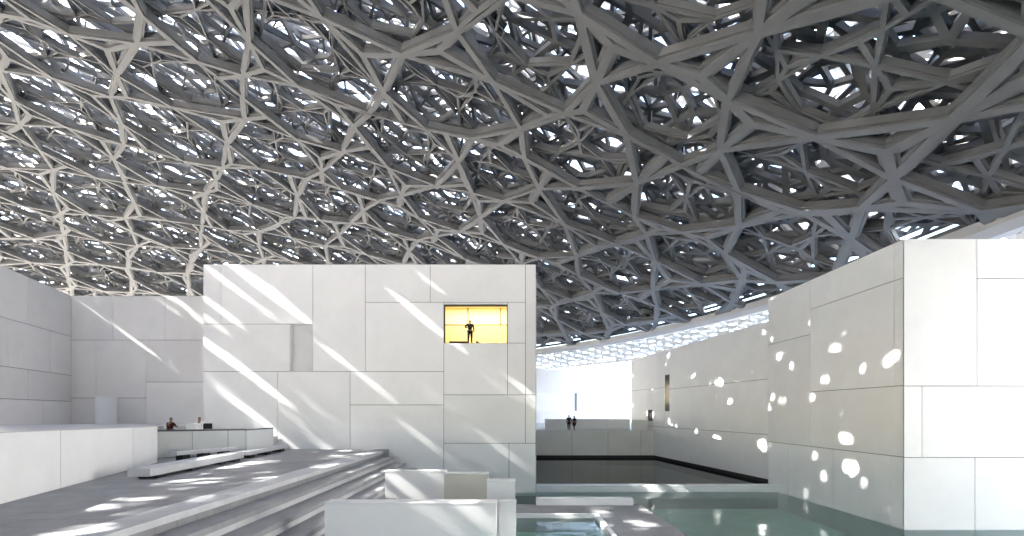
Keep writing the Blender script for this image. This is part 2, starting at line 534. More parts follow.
root = empty('gallery_wall', (-33, 28, deckz(28)), 'warm white wall running toward the viewer at the left edge', 'wall')
W = Wall((-28.2, 15.5), (-37.4, 41.1)); zt = 9.85
b = MB()
def obox(mb, W, s0, s1, d0, d1, z0, z1):
    mb.prism([W.pt(s0, d0), W.pt(s1, d0), W.pt(s1, d1), W.pt(s0, d1)], z0, z1)
obox(b, W, 0, W.L + .4, -.05, -1, -3, zt - .02); local(b.build('wall', M['joint']), root)
b = MB(); rc = []
sL = W.L
za, zb_, zc = 6.3, 4.2, 2.9
s1_, s2_, s3_ = W.s_at(28), W.s_at(50), W.s_at(8)
rc += [(s1_, sL, 6.4, zt), (0, s1_, 6.4, zt), (s2_, sL, 3.1, 6.4), (s3_, s2_, 3.1, 6.4), (0, s3_, 3.1, 6.4),
       (s1_, sL, .9, 3.1), (0, s1_, .9, 3.1), (s1_ + 2, sL, -1.5, .9), (0, s1_ + 2, -1.5, .9)]
panels(b, W.pt(0, -.05), W.u, W.n, rc)
local(b.build('cladding', M['warm']), root)
b = MB(); obox(b, W, 0, W.L - .02, -.001, -1, zt - .018, zt); local(b.build('coping', M['warm']), root)

# ================================================================== terrace parapet
root = empty('parapet', (-14, 13, PLAZA), 'long white panelled parapet at the lower left edging the raised terrace', 'parapet')
W = Wall(PN, PA)
b = MB()
P = [W.pt(0, -.03), W.pt(W.L, -.03), W.pt(W.L, -.5), W.pt(0, -.5)]
b.prism(P, PLAZA, [deckz(p[1]) - .012 for p in P]); local(b.build('wall', M['joint']), root)
b = MB()
cuts = [0, 6, W.s_at(-80), W.s_at(60.5), W.s_at(133), W.L]
for i in range(len(cuts) - 1):
    a, c = cuts[i] + .015, cuts[i + 1] - .015
    p0, p1, q0, q1 = W.pt(a, 0), W.pt(c, 0), W.pt(a, -.03), W.pt(c, -.03)
    b.prism([p0, p1, q1, q0], PLAZA + .005, [deckz(p0[1]) - .01, deckz(p1[1]) - .01, deckz(q1[1]) - .01, deckz(q0[1]) - .01])
local(b.build('cladding', M['white']), root)
b = MB()
P = [W.pt(0, 0.002), W.pt(W.L, 0.002), W.pt(W.L, -.5), W.pt(0, -.5)]
b.prism(P, [deckz(p[1]) - .009 for p in P], [deckz(p[1]) + .012 for p in P]); local(b.build('coping', M['deck']), root)

# recess wall with dark coping
root = empty('parapet', (-17.5, 27.2, PLAZA), 'recessed pale wall with a thin dark cap, behind the stone bench', 'parapet')
W = Wall((-19.4, 26.3), (-15.55, 28.25))
b = MB(); obox(b, W, 0, W.L, -.03, -.35, PLAZA, -1.06); local(b.build('wall', M['joint']), root)
b = MB(); panels(b, W.pt(0, -.03), W.u, W.n, [(0, 1.7, PLAZA, -1.06), (1.7, W.s_at(228), PLAZA, -1.06), (W.s_at(228), W.L, PLAZA, -1.06)], gap=.025, depth=.03)
local(b.build('cladding', M['greywall']), root)
b = MB(); obox(b, W, 0, W.L, .03, -.38, -1.058, -.985); local(b.build('coping', M['coping']), root)
# end box
root = empty('parapet', (-15.6, 30, PLAZA), 'short bright white parapet end with dark cap beside the central block', 'parapet')
W = Wall((-15.5, 28.3), (-15.72, 31.9))
b = MB(); obox(b, W, 0, W.L, 0, -.4, PLAZA, -1.09); local(b.build('wall', M['white']), root)
b = MB(); obox(b, W, -.02, W.L, .02, -.42, -1.088, -1.03); local(b.build('coping', M['coping']), root)

# ================================================================== benches
def bench(P0, P1, w_, h, slab, legs, label, gap=.06):
    W = Wall(P0, P1)
    r = empty('bench', ((P0[0] + P1[0]) / 2, (P0[1] + P1[1]) / 2, PLAZA), label, 'bench', 'stone benches along the terrace wall')
    b = MB(); obox(b, W, 0, W.L, 0, -w_, PLAZA + h - slab, PLAZA + h); local(b.build('seat', M['bench'], bevel=.02), r)
    for (a, c) in legs:
        b = MB(); obox(b, W, a, c, -gap, -w_ + gap, PLAZA + .002, PLAZA + h - slab); local(b.build('leg', M['dark']), r)
bench((-13.3, 17.8), (-13.95, 25.2), .8, .42, .30, [(.5, 1.0), (2.8, 3.3), (5.2, 5.7), (6.6, 7.1)], 'long pale stone bench nearest the viewer, in front of the terrace')
bench((-14.05, 25.9), (-14.5, 31.3), .7, .38, .2, [(.25, .8), (2.4, 2.9), (4.5, 5.0)], 'short pale stone bench in front of the short white parapet end')
bench((-16.75, 24.2), (-15.6, 27.7), .6, .50, .18, [(.35, .75), (1.5, 1.9), (2.7, 3.1)], 'pale stone bench with dark supports in the recess under the dark cap')

# ================================================================== steps
NS = 9
root = empty('stepped_seating', (-6, 20, WATER), 'broad pale stone steps descending from the plaza to the white low walls', 'steps')
for k in range(1, NS):
    ztop = PLAZA - .35 * k
    xa = -8.3 + .75 * (k - 1); xb = xa + .75
    yend = 31.0 - .12 * k
    b = MB(); b.box(xa + .001, xb, -10, yend, -7.0, ztop - .17)
    local(b.build('riser', M['riser']), root)
    b = MB(); b.box(xa - .0, xb + .05, -10, yend, ztop - .168, ztop)
    local(b.build('step', M['tread'], bevel=.012), root)
b = MB(); b.box(-9.2, -8.26, -10, 31.0, PLAZA - .17, PLAZA + .006)
local(b.build('nosing', M['riser'], bevel=.012), root)

# ================================================================== low white walls by the steps
def low_wall(x0, x1, y0, y1, z1, m, label, joint=None):
    r = empty('low_wall', ((x0 + x1) / 2, (y0 + y1) / 2, WATER), label, 'low wall', 'low walls at the foot of the steps')
    b = MB(); b.box(x0, x1, y0, y1, WATER - .6, z1 - .06); local(b.build('wall', M[m], bevel=.012), r)
    b = MB(); b.box(x0 - .01, x1 + .01, y0 - .01, y1 + .01, z1 - .058, z1); local(b.build('coping', M['white'], bevel=.01), r)
low_wall(-5.5, -.46, 14.2, 14.75, -2.66, 'white', 'nearest wide white low wall cut by the bottom edge, with a slanting sun patch')
low_wall(-5.75, -2.95, 21.9, 22.35, -2.66, 'white', 'white low wall behind the nearest one, beside the foot of the steps')
low_wall(-2.92, -1.02, 20.8, 21.25, -2.62, 'tan', 'low wall with its shade painted tan, between two white ones')
low_wall(-1.0, .13, 19.2, 19.75, -2.72, 'white', 'narrow tall white low wall right of the tan one')
low_wall(-.40, .13, 15.4, 15.8, -2.85, 'white', 'slim white pier at the right end of the nearest low wall')

# ================================================================== platform with basin
b = MB()
zt = -5.2
b.box(.14, 7.25, 24.4, 27.35, -7.0, zt)
b.box(4.35, 7.35, -5, 24.39, -7.0, zt)
tag(b.build('stone_platform', M['pave']), 'grey stone platform in the lower pool with a small basin', 'paving', kind='structure')
root = empty('basin', (2.2, 18, -6), 'small shallow basin with a white rim set into the grey platform', 'basin')
b = MB()
b.box(.14, 4.12, 24.18, 24.38, -6.5, zt + .10)
b.box(4.12, 4.34, 0, 24.38, -6.5, zt + .10)
local(b.build('rim', M['white'], bevel=.01), root)
b = MB(); b.box(.14, 4.11, 0, 24.17, -6.5, -6.0); local(b.build('basin_floor', M['tile']), root)
b = MB(); b.quad((.14, 0, zt - .1), (4.11, 0, zt - .1), (4.11, 24.17, zt - .1), (.14, 24.17, zt - .1)); local(b.build('basin_water', M['water']), root)
b = MB(); b.box(1.35, 6.75, 26.9, 27.4, zt + .002, zt + .40)
tag(b.build('bench', M['white'], bevel=.02), 'low white block bench at the far end of the grey pool platform', 'bench')
b = MB(); b.box(.16, 1.33, 27.42, 27.44, WATER - .2, -4.55)
tag(b.build('glass_screen', M['aqua']), 'small clear glass screen beside the white block bench', 'glass screen')

# ================================================================== right gallery block
DB, XB = 22.47, 18.2
ZT = 8.03
root = empty('block_mass', (24, 28, WATER), 'tall white panelled block on the right with scattered sun spots', 'building')
b = MB(); b.box(XB + .05, 48, DB + .05, 34.4, -7, ZT - .02); local(b.build('wall', M['joint']), root)
Wl = Wall((XB, 34.4), (XB, DB)); Wf = Wall((XB, DB), (48, DB))
t = Wl.s_at
rc = [(0, t(810), 4.75, ZT), (t(810), t(894), 6.25, ZT), (t(894), Wl.L, 6.25, ZT), (t(810), t(894), 1.23, 6.25), (t(894), Wl.L, 1.23, 6.25),
      (0, t(810), -2.1, 4.75), (t(810), Wl.L, -2.1, 1.23), (0, t(788.6), -7, -2.1), (t(788.6), t(833), -7, -2.1), (t(833), t(890), -7, -2.1), (t(890), Wl.L, -7, -2.1)]
b = MB(); panels(b, Wl.pt(0, -.05), Wl.u, Wl.n, [(a, c - (.0 if c < Wl.L else -.017), z0, z1) for a, c, z0, z1 in rc])
local(b.build('side_cladding', M['cool']), root)
t = Wf.s_at
z = lambda y: (412 - y) * DB / F
rc = [(0, t(977), z(386), ZT), (t(977), t(1090), z(278.5), ZT), (t(977), t(1090), z(386), z(278.5)), (0, t(922), z(457.5), z(386)), (t(922), t(1060), z(457.5), z(386)),
      (0, t(975), -7, z(457.5)), (t(975), t(1075), -7, z(457.5)), (t(1090), Wf.L, z(386), ZT), (t(1060), Wf.L, z(457.5), z(386)), (t(1075), Wf.L, -7, z(457.5))]
b = MB(); panels(b, Wf.pt(0, -.05), Wf.u, Wf.n, [(a - (.0175 if a == 0 else 0), c, z0, z1) for a, c, z0, z1 in rc])
local(b.build('cladding', M['white']), root)
b = MB(); b.box(XB + .001, 48, DB + .001, 34.4, ZT - .018, ZT); local(b.build('coping', M['white']), root)

# ================================================================== middle wall with slot window
root = empty('gallery_wall', (16.5, 46, UPPER), 'long white wall beside the dark pool with a narrow slot window', 'wall')
Wm = Wall((14.8, 60.2), (18.2, 34.42))
ZM = 6.45
t = Wm.s_at
sl = (t(664.6), t(669.4), .1, 3.85)
vt = (t(647.5), t(652.5), -1.0, .22)
b = MB(); grid_wall(b, Wm.pt(0, -.05), Wm.u, Wm.n, 0, Wm.L, -7, ZM - .02, [sl, vt], .6); local(b.build('wall', M['joint']), root)
rc = [(0, t(664.6), 2.6, ZM), (t(664.6), t(669.4), 3.85, ZM), (t(669.4), t(700), 2.35, ZM), (t(700), Wm.L, 2.35, ZM),
      (0, t(647.5), -1.6, 2.6), (t(647.5), t(652.5), .22, 2.6), (t(652.5), t(664.6), -1.6, 2.6), (t(647.5), t(652.5), -1.6, -1.0), (t(664.6), t(669.4), -1.6, .1),
      (t(669.4), t(715), -1.6, 2.35), (t(715), Wm.L, -1.6, 2.35), (0, t(690), UPPER + .25, -1.6), (t(690), t(730), UPPER + .25, -1.6), (t(730), Wm.L, UPPER + .25, -1.6)]
b = MB(); panels(b, Wm.pt(0, -.05), Wm.u, Wm.n, rc); local(b.build('cladding', M['cool']), root)
b = MB(); obox(b, Wm, 0, Wm.L, -.001, -.66, ZM - .018, ZM); local(b.build('coping', M['white']), root)
b = MB(); obox(b, Wm, 0, Wm.L, -.046, -.048, UPPER - .3, UPPER + .24); local(b.build('shadow_gap', M['dark']), root)
b = MB(); obox(b, Wm, sl[0] - .1, sl[1] + .1, -.66, -.72, sl[2] - .1, sl[3] + .1)
sw = local(b.build('window', M['bronze']), root)
b = MB(); obox(b, Wm, sl[0] + .1, sl[1] - .1, -.62, -.655, .9, 2.9)
lp = b.build('pane', emit('lit_slot_window', (1.0, .86, .6), .55)); lp.parent = sw
b = MB(); obox(b, Wm, vt[0] - .1, vt[1] + .1, -.30, -.36, vt[2] - .1, vt[3] + .1)
local(b.build('vent', M['metal']), root)

# ================================================================== far pool wall
root = empty('pool_wall', (9, 53.3, UPPER), 'grey panelled wall across the far end of the dark pool', 'wall')
b = MB(); b.box(1.0, 15.72, 53.33, 53.74, -7, -2.10); local(b.build('wall', M['joint']), root)
Wp = Wall((1.0, 53.3), (15.70, 53.3))
b = MB(); t = Wp.s_at
panels(b, Wp.pt(0, -.03), Wp.u, Wp.n, [(a, c, UPPER + .27, -2.02) for a, c in ((0, t(572)), (t(572), t(608)), (t(608), t(641)), (t(641), Wp.L))], depth=.03)
local(b.build('cladding', M['greywall']), root)
b = MB(); b.box(1.0, 15.7, 53.27, 53.29 + .03, UPPER - .3, UPPER + .26); local(b.build('shadow_gap', M['dark']), root)
b = MB(); b.box(1.0, 15.7, 53.305, 53.74, -2.098, -2.02); local(b.build('coping', M['deck']), root)
# low walls on the platform
b = MB(); b.box((545 - 512) * 60 / F, (630 - 512) * 60 / F, 60, 60.5, -2.1, -.87)
tag(b.build('low_wall', M['white'], bevel=.02), 'long low white wall on the far platform behind two walking people', 'low wall')
b = MB(); b.box((632 - 512) * 55 / F, 15.3, 54.6, 55.2, -2.1, -.90)
tag(b.build('low_wall', M['greywall'], bevel=.02), 'short low grey wall on the far platform beside the long pool wall', 'low wall')
# far facade outside the dome
root = empty('block_mass', (12, 95, -2.1), 'bright white far building seen between the central block and the pool wall', 'building')
Wx = Wall((-4, 92), (22.6, 92))
zz = lambda y: (412 - y) * 92 / F
sl = (Wx.s_at(574.5), Wx.s_at(577), zz(411), zz(393))
b = MB(); grid_wall(b, Wx.pt(0, -.05), Wx.u, Wx.n, 0, Wx.L, -3, zz(369), [sl], .6)
b.box(-4, 22.6, 92.7, 110, -3, zz(369)); local(b.build('wall', M['white']), root)
b = MB(); b.box(Wx.pt(sl[0])[0] - .1, Wx.pt(sl[1])[0] + .1, 92.5, 92.64, sl[2] - .1, sl[3] + .1); local(b.build('window', M['slot']), root)

# unseen blocks added outside the frame to bounce sunlight and shade the walls
b = MB(); b.box(58, 85, 4, 34, -5.4, 24); b.box(58.3, 84.7, 4.3, 33.7, 24, 24.3)
tag(b.build('block_mass', M['white']), 'plain white block added out of frame to the right, bouncing sunlight onto the parapet', 'building')
b = MB(); b.box(31, 50, -34, 3, -8, 16); b.box(31.3, 49.7, -33.7, 2.7, 16, 16.3)
tag(b.build('block_mass', M['stone']), 'plain grey block added out of frame across the water, shading the big right block', 'building')

b = MB(); b.box(8, 30.5, -44, -20, -8, 10.5); b.box(8.3, 30.2, -43.7, -20.3, 10.5, 10.8)
tag(b.build('block_mass', M['stone']), 'plain grey block added out of frame behind the viewpoint, shading the big right block', 'building')

# ================================================================== white plinth on terrace
D = 38.0
b = MB(); xc = (99 - 512) * D / F
b.cyl((xc, D + .7, deckz(D + .7) - .05), (xc, D + .7, 1.18), .71, n=40)
b.cyl((xc, D + .7, 1.18), (xc, D + .7, 1.2), .66, n=40)
tag(b.build('plinth', M['plinth'], bevel=.015), 'upright white cylinder plinth on the terrace by the warm back wall', 'plinth')
D = 27.9
b = MB(); b.box((186 - 512) * D / F, (196.5 - 512) * D / F, D, D + .6, -1.62, -.72)
b.box((186 - 512) * D / F - .03, (196.5 - 512) * D / F + .03, D - .03, D + .63, -.719, -.66)
tag(b.build('counter', M['plinth'], bevel=.01), 'small white counter on the terrace between two seated people', 'counter')

def chair(x, y, z, rz, label):
    r = empty('cafe_chair', (x, y, z), label, 'chair', 'dark cafe chairs on the terrace', rz)
    b = MB(); b.box(-.23, .23, -.22, .22, .43, .47); o = b.build('seat', M['black'], r, bevel=.012)
    b = MB(); b.prism([(-.23, .19), (.23, .19), (.23, .23), (-.23, .23)], .62, .95); b.build('backrest', M['black'], r, bevel=.012)
    for sx in (-.2, .2):
        for sy in (-.19, .2):
            b = MB(); b.cyl((sx, sy, 0), (sx, sy, .43 if sy < 0 else .7), .016); b.build('leg', M['metal'], r)
chair((196 - 512) * 28.3 / F + .1, 28.6, -1.62, math.radians(170), 'dark cafe chair by the white counter, left of its twin')
chair((205.5 - 512) * 28.6 / F, 28.9, -1.62, math.radians(200), 'dark cafe chair nearest the central block, right of its twin')


# ================================================================== people
def skin_mesh(name, chains, m, parent, sub=1):
    """chains: lists of (x,y,z,r); the first vertex of a chain is a point joined to the body if it repeats an earlier one"""
    vs, rs, es, key = [], [], [], {}
    for ch in chains:
        prev = None
        for (x, y, z, r) in ch:
            k = (round(x, 4), round(y, 4), round(z, 4))
            if k in key:
                i = key[k]
            else:
                i = len(vs); key[k] = i; vs.append((x, y, z)); rs.append(r)
            if prev is not None and prev != i:
                es.append((prev, i))
            prev = i
    me = bpy.data.meshes.new(name)
    me.from_pydata(vs, es, [])
    o = bpy.data.objects.new(name, me)
    COL.objects.link(o)
    md = o.modifiers.new('skin', 'SKIN')
    md.use_smooth_shade = True
    sv = me.skin_vertices
    layer = sv[0] if len(sv) else None
    if layer is None:
        bpy.context.view_layer.objects.active = o
        bpy.ops.mesh.customdata_skin_add()
        layer = me.skin_vertices[0]
    for i, r in enumerate(rs):
        layer.data[i].radius = (r, r)
    layer.data[0].use_root = True
    ss = o.modifiers.new('sub', 'SUBSURF'); ss.levels = sub; ss.render_levels = sub
    dg = bpy.context.evaluated_depsgraph_get()
    nm = bpy.data.meshes.new_from_object(o.evaluated_get(dg))
    nm.name = name
    nm.materials.clear(); nm.materials.append(m)
    o.modifiers.clear(); o.data = nm
    bpy.data.meshes.remove(me)
    o.parent = parent
    return o


def person(loc, rz, label, J, shirt, trousers, hair='short', group='people in the museum', shirt_short=True, skirt=False, k=1.0):
    """J: joints in metres, facing -Y, feet at z=0"""
    r = empty('person', loc, label, 'person', group, rz)
    r.scale = (k, k, k)
    pel, che, nec, hd = J['pelvis'], J['chest'], J['neck'], J['head']
    V = lambda p, rad: (p[0], p[1], p[2], rad)
    up = (Vector(hd) - Vector(nec)).normalized()
    h0, h1, h2 = Vector(hd) - up * .05, Vector(hd) + up * .03, Vector(hd) + up * .10
    ch = [[V(pel, .13), V(((pel[0] + che[0]) / 2, (pel[1] + che[1]) / 2, (pel[2] + che[2]) / 2), .125), V(che, .14), V(nec, .055), (*h0, .075), (*h1, .092), (*h2, .07)]]
    for s in 'LR':
        sh, el, wr = J['sh' + s], J['el' + s], J['wr' + s]
        hv = (Vector(wr) - Vector(el)).normalized()
        pm = Vector(wr) + hv * .08
        ch.append([V(che, .14), V(sh, .062), V(el, .043), V(wr, .028), (*pm, .034)])
        hip, kn, an = J['hip' + s], J['kn' + s], J['an' + s]
        ch.append([V(pel, .13), V(hip, .10), V(kn, .06), V(an, .04), (an[0], an[1] - .13, an[2] - .035, .035)])
        side = hv.orthogonal().normalized()
        for q in range(4):                                    # fingers, then the thumb
            base = pm + side * (.027 - .018 * q) - hv * .02
            L = (.055, .07, .075, .06)[q]
            ch.append([(*base, .009), (*(base + hv * L), .009), (*(base + hv * (L + .02) + Vector((0, -.015, -.012)), ), .007)] if False else
                      [(*base, .009), (*(base + hv * L), .009), (*(base + hv * (L + .02) + Vector((0, -.012, -.008))), .007)])
        tb = Vector(wr) + hv * .03 + side * .022
        ch.append([(*tb, .011), (*(tb + side * .03 + hv * .03), .010), (*(tb + side * .035 + hv * .055), .008)])
    f = Vector((0, -1, 0))
    ch.append([(*(Vector(hd) + f * .085 + up * .03), .012), (*(Vector(hd) + f * .108 - up * .005), .014)])   # nose
    skin_mesh('body', ch, M['skin'], r)
    # clothes
    a, b_, c_ = Vector(pel), (Vector(pel) + Vector(che)) / 2, Vector(che)
    top = [[(*(a + Vector((0, 0, .02))), .148), (*b_, .145), (*c_, .16), (*(c_ + (Vector(nec) - c_) * .75), .075)]]
    for s in 'LR':
        sh, el, wr = Vector(J['sh' + s]), Vector(J['el' + s]), Vector(J['wr' + s])
        top.append([(*c_, .16), (*sh, .078), (*(sh + (el - sh) * (.75 if shirt_short else 1)), .06)] + ([] if shirt_short else [(*(el + (wr - el) * .9), .04)]))
    skin_mesh('shirt', top, M[shirt], r)
    leg = []
    for s in 'LR':
        hip, kn, an = Vector(J['hip' + s]), Vector(J['kn' + s]), Vector(J['an' + s])
        if skirt:
            leg.append([(*a, .15), (*hip, .14), (*(hip + (kn - hip) * .9), .14)])
        else:
            leg.append([(*a, .15), (*hip, .115), (*kn, .078), (*(kn + (an - kn) * .9), .06)])
    skin_mesh('skirt' if skirt else 'trousers', leg, M[trousers], r)
    for s in 'LR':
        an = Vector(J['an' + s])
        skin_mesh('shoe', [[(an.x, an.y + .04, an.z - .02, .05), (an.x, an.y - .05, an.z - .03, .05), (an.x, an.y - .17, an.z - .045, .035)]], M['black'], r)
    hc = [[(*(h1 + Vector((0, .035, .0))), .092), (*(h2 + Vector((0, .015, .012))), .082)]]
    if hair == 'long':
        hc.append([(*(h1 + Vector((0, .035, .0))), .092), (*(Vector(nec) + Vector((0, .07, .02))), .075), (*(Vector(nec) + Vector((0, .10, -.16))), .05)])
    skin_mesh('hair', hc, M['hair'], r)
    for sx in (-.03, .03):
        e = MB(); e.cyl(Vector(hd) + f * .083 + Vector((sx, 0, .035)), Vector(hd) + f * .096 + Vector((sx, 0, .035)), .010, n=8)
        e.build('eye', M['dark'], r)
    return r


stand = dict(pelvis=(0, 0, .96), chest=(0, 0, 1.32), neck=(0, 0, 1.50), head=(0, -.02, 1.63),
             shL=(-.20, 0, 1.42), elL=(-.26, .02, 1.13), wrL=(-.25, -.06, .88), shR=(.20, 0, 1.42), elR=(.26, .02, 1.13), wrR=(.25, -.06, .88),
             hipL=(-.10, 0, .90), knL=(-.11, -.02, .50), anL=(-.12, .02, .08), hipR=(.10, 0, .90), knR=(.11, -.02, .50), anR=(.12, .02, .08))
J = dict(stand, elL=(-.37, -.08, 1.22), wrL=(-.18, -.30, 1.16), elR=(.27, .02, 1.13), wrR=(.28, -.03, .88))
person(((470 - 512) * (D0 + .95) / F, D0 + .95, ROOM_Z + .005), math.radians(10), 'person in dark clothes standing in the yellow lit window', J, 'navy', 'black', shirt_short=False)
J = dict(stand, knL=(-.11, -.14, .52), anL=(-.12, -.16, .08), knR=(.11, .0, .5), anR=(.11, .22, .12))
person(((569 - 512) * 54.2 / F, 54.2, -2.095), math.radians(180), 'taller person in black walking on the far platform', J, 'black', 'black', shirt_short=False)
person(((574.3 - 512) * 54.4 / F, 54.4, -2.095), math.radians(200), 'shorter person in dark top and skirt beside the taller walker', J, 'navy', 'black', hair='long', skirt=True, k=.93)
sit = dict(pelvis=(0, .1, .52), chest=(0, .04, .88), neck=(0, .02, 1.06), head=(0, -.01, 1.19),
           shL=(-.20, .03, .98), elL=(-.34, -.08, .76), wrL=(-.14, -.30, .80), shR=(.20, .03, .98), elR=(.34, -.08, .76), wrR=(.14, -.30, .80),
           hipL=(-.10, .08, .50), knL=(-.13, -.36, .50), anL=(-.13, -.34, .08), hipR=(.10, .08, .50), knR=(.13, -.36, .50), anR=(.13, -.34, .08))
def stool(x, y, z, label):
    r = empty('stool', (x, y, z), label, 'stool', 'stools of the seated people')
    b = MB(); b.cyl((0, .08, .33), (0, .08, .39), .2, n=16); b.build('seat', M['metal'], r)
    for q in range(4):
        an = math.pi / 4 + q * math.pi / 2
        b = MB(); b.cyl((.13 * math.cos(an), .08 + .13 * math.sin(an), .33), (.18 * math.cos(an), .08 + .18 * math.sin(an), 0), .015); b.build('leg', M['metal'], r)
x1_ = (171 - 512) * 27.4 / F
person((x1_, 27.4, -1.615), math.radians(165), 'seated person with elbows out in a dark red top behind the dark cap', sit, 'red', 'black')
stool(x1_, 27.4, -1.615, 'dark round stool under the person in the dark red top')
x2_ = (199.5 - 512) * 29.3 / F
person((x2_, 29.3, -1.615), math.radians(200), 'seated person in a white top beside the small white counter', sit, 'cream', 'black', shirt_short=False)
stool(x2_, 29.3, -1.615, 'dark round stool under the person in the white top')

# ================================================================== dome
RC = (-60.7, 28.5); RD = 90.0; ZR = 11.3; RISE = 20.0
S = (RD ** 2 + RISE ** 2) / (2 * RISE)
def cap(r): return np.sqrt(np.maximum(S * S - r * r, 0)) - (S - RISE) + ZR


def jitter(p, amp, seed):
    """the same random shift for every copy of a lattice point"""
    k = np.round(p * 50).astype(np.int64)
    h = (k[..., 0] * 73856093) ^ (k[..., 1] * 19349663) ^ (seed * 83492791)
    h1 = ((h * 2654435761) % 1000003) / 1000003.0
    h2 = (((h ^ 0x5bd1e995) * 40503) % 999983) / 999983.0
    t_ = 2 * np.pi * h1; r_ = amp * np.sqrt(h2)
    return p + np.stack([r_ * np.cos(t_), r_ * np.sin(t_)], -1)


def comb(kind, L, rot, off, R, amp, seed):
    """irregular honeycomb ('hex'), or the nets of bars that tie its corners into triangles ('web', 'net')"""
    th = math.radians(rot); c, s = math.cos(th), math.sin(th)
    v1 = np.array([L, 0.]); v2 = np.array([L / 2, L * math.sqrt(3) / 2])
    n = int(R / L * 1.4) + 3
    I, Jx = np.meshgrid(np.arange(-n, n + 1), np.arange(-n, n + 1))
    cen = I.reshape(-1, 1) * v1 + Jx.reshape(-1, 1) * v2
    cen = cen[np.hypot(*cen.T) < R + L]
    E = L / math.sqrt(3)
    def place(p): return jitter(p, amp, seed) @ np.array([[c, s], [-s, c]]) + np.array(off)
    ang = np.radians(30 + 60 * np.arange(6))
    node = cen[:, None] + E * np.stack([np.cos(ang), np.sin(ang)], 1)[None]
    nj = place(node)
    def cut(a_, b_):
        r_ = np.hypot(a_[..., 0], a_[..., 1])[..., None]
        f = .5 if kind == 'net' else .36 + .06 * np.clip(r_ / RD, 0, 1)
        return a_ + (b_ - a_) * f
    nx, pv = np.roll(nj, -1, 1), np.roll(nj, 1, 1)
    P12 = np.stack([cut(nj, pv), cut(nj, nx)], 2).reshape(len(cen), 12, 2)
    tri = []
    for t0 in (30, 90):
        h = cen + E * np.array([math.cos(math.radians(t0)), math.sin(math.radians(t0))])
        hj = place(h)
        # the three honeycomb neighbours of this node
        q = [place(h + E * np.array([math.cos(math.radians(t0 + 120 * k)), math.sin(math.radians(t0 + 120 * k))])) for k in range(3)]
        for k in range(3):
            tri.append(np.stack([hj, cut(hj, q[k]), cut(hj, q[(k + 1) % 3])], 1))
    res = []
    mid = (nj + nx) / 2
    for o in ([nj] if kind == 'hex' else ([mid] if kind == 'net' else [P12]) + tri):
        o = o[np.hypot(o[..., 0], o[..., 1]).min(axis=1) < R]
        res.append((o, [.72, 1.0] * 6 if o.shape[1] == 12 else ([1.0, .8, 1.0] if o.shape[1] == 3 else ([.8] * 6 if kind == 'net' else None))))
    return res


def tiling(kind, a, rot, off, R, amp=0.0, seed=0):
    """polygons of a dodecagon / square / triangle pattern that reach inside radius R"""
    if kind in ('hex', 'web', 'net'):
        return comb(kind, a, rot, off, R, amp, seed)
    L = {'rosette': 4.7320508, 'ring': 3.7320508, 'star': 2.7320508}[kind] * a
    th = math.radians(rot); c, s = math.cos(th), math.sin(th)
    v1 = np.array([L, 0.]); v2 = np.array([L / 2, L * math.sqrt(3) / 2])
    n = int(R / L * 1.4) + 3
    I, Jx = np.meshgrid(np.arange(-n, n + 1), np.arange(-n, n + 1))
    cen = I.reshape(-1, 1) * v1 + Jx.reshape(-1, 1) * v2
    cen = cen[np.hypot(*cen.T) < R + L]
    out = []
    def put(loc):                                    # (k,2) -> (n,k,2)
        out.append(cen[:, None, :] + loc[None])
    def ngon(k, r, a0, at=(0, 0)):
        g_ = np.radians(a0 + 360.0 / k * np.arange(k))
        return np.stack([at[0] + r * np.cos(g_), at[1] + r * np.sin(g_)], 1)
    def squares():
        for k in range(3):
            t = math.radians(60 * k)
            e = np.array([math.cos(t), math.sin(t)]); p = np.array([-e[1], e[0]])
            m = e * L / 2
            put(np.stack([m - e * a / 2 - p * a / 2, m + e * a / 2 - p * a / 2, m + e * a / 2 + p * a / 2, m - e * a / 2 + p * a / 2]))
    def hole(t0):
        return (L / math.sqrt(3)) * np.array([math.cos(math.radians(t0)), math.sin(math.radians(t0))])
    rd = a / (2 * math.sin(math.radians(15)))
    if kind == 'rosette':
        put(ngon(12, rd, 15)); squares()
        for t0 in (30, 90):
            h = hole(t0)
            hx = ngon(6, a, 0, h)
            for k in range(6):
                put(np.stack([h, hx[k], hx[(k + 1) % 6]]))
    elif kind == 'ring':
        put(ngon(12, rd, 15))
        for t0 in (30, 90):
            put(ngon(3, a / math.sqrt(3), t0, hole(t0)))
    else:
        put(ngon(6, a, 30)); squares()
        for t0 in (30, 90):
            put(ngon(3, a / math.sqrt(3), t0 + 180, hole(t0)))
    rm = np.array([[c, s], [-s, c]])
    res = []
    for o in out:
        o = (jitter(o, amp, seed) if amp else o) @ rm + np.array(off)
        keep = (np.hypot(o[..., 0], o[..., 1]).min(axis=1) < R)
        res.append(o[keep])
    return res


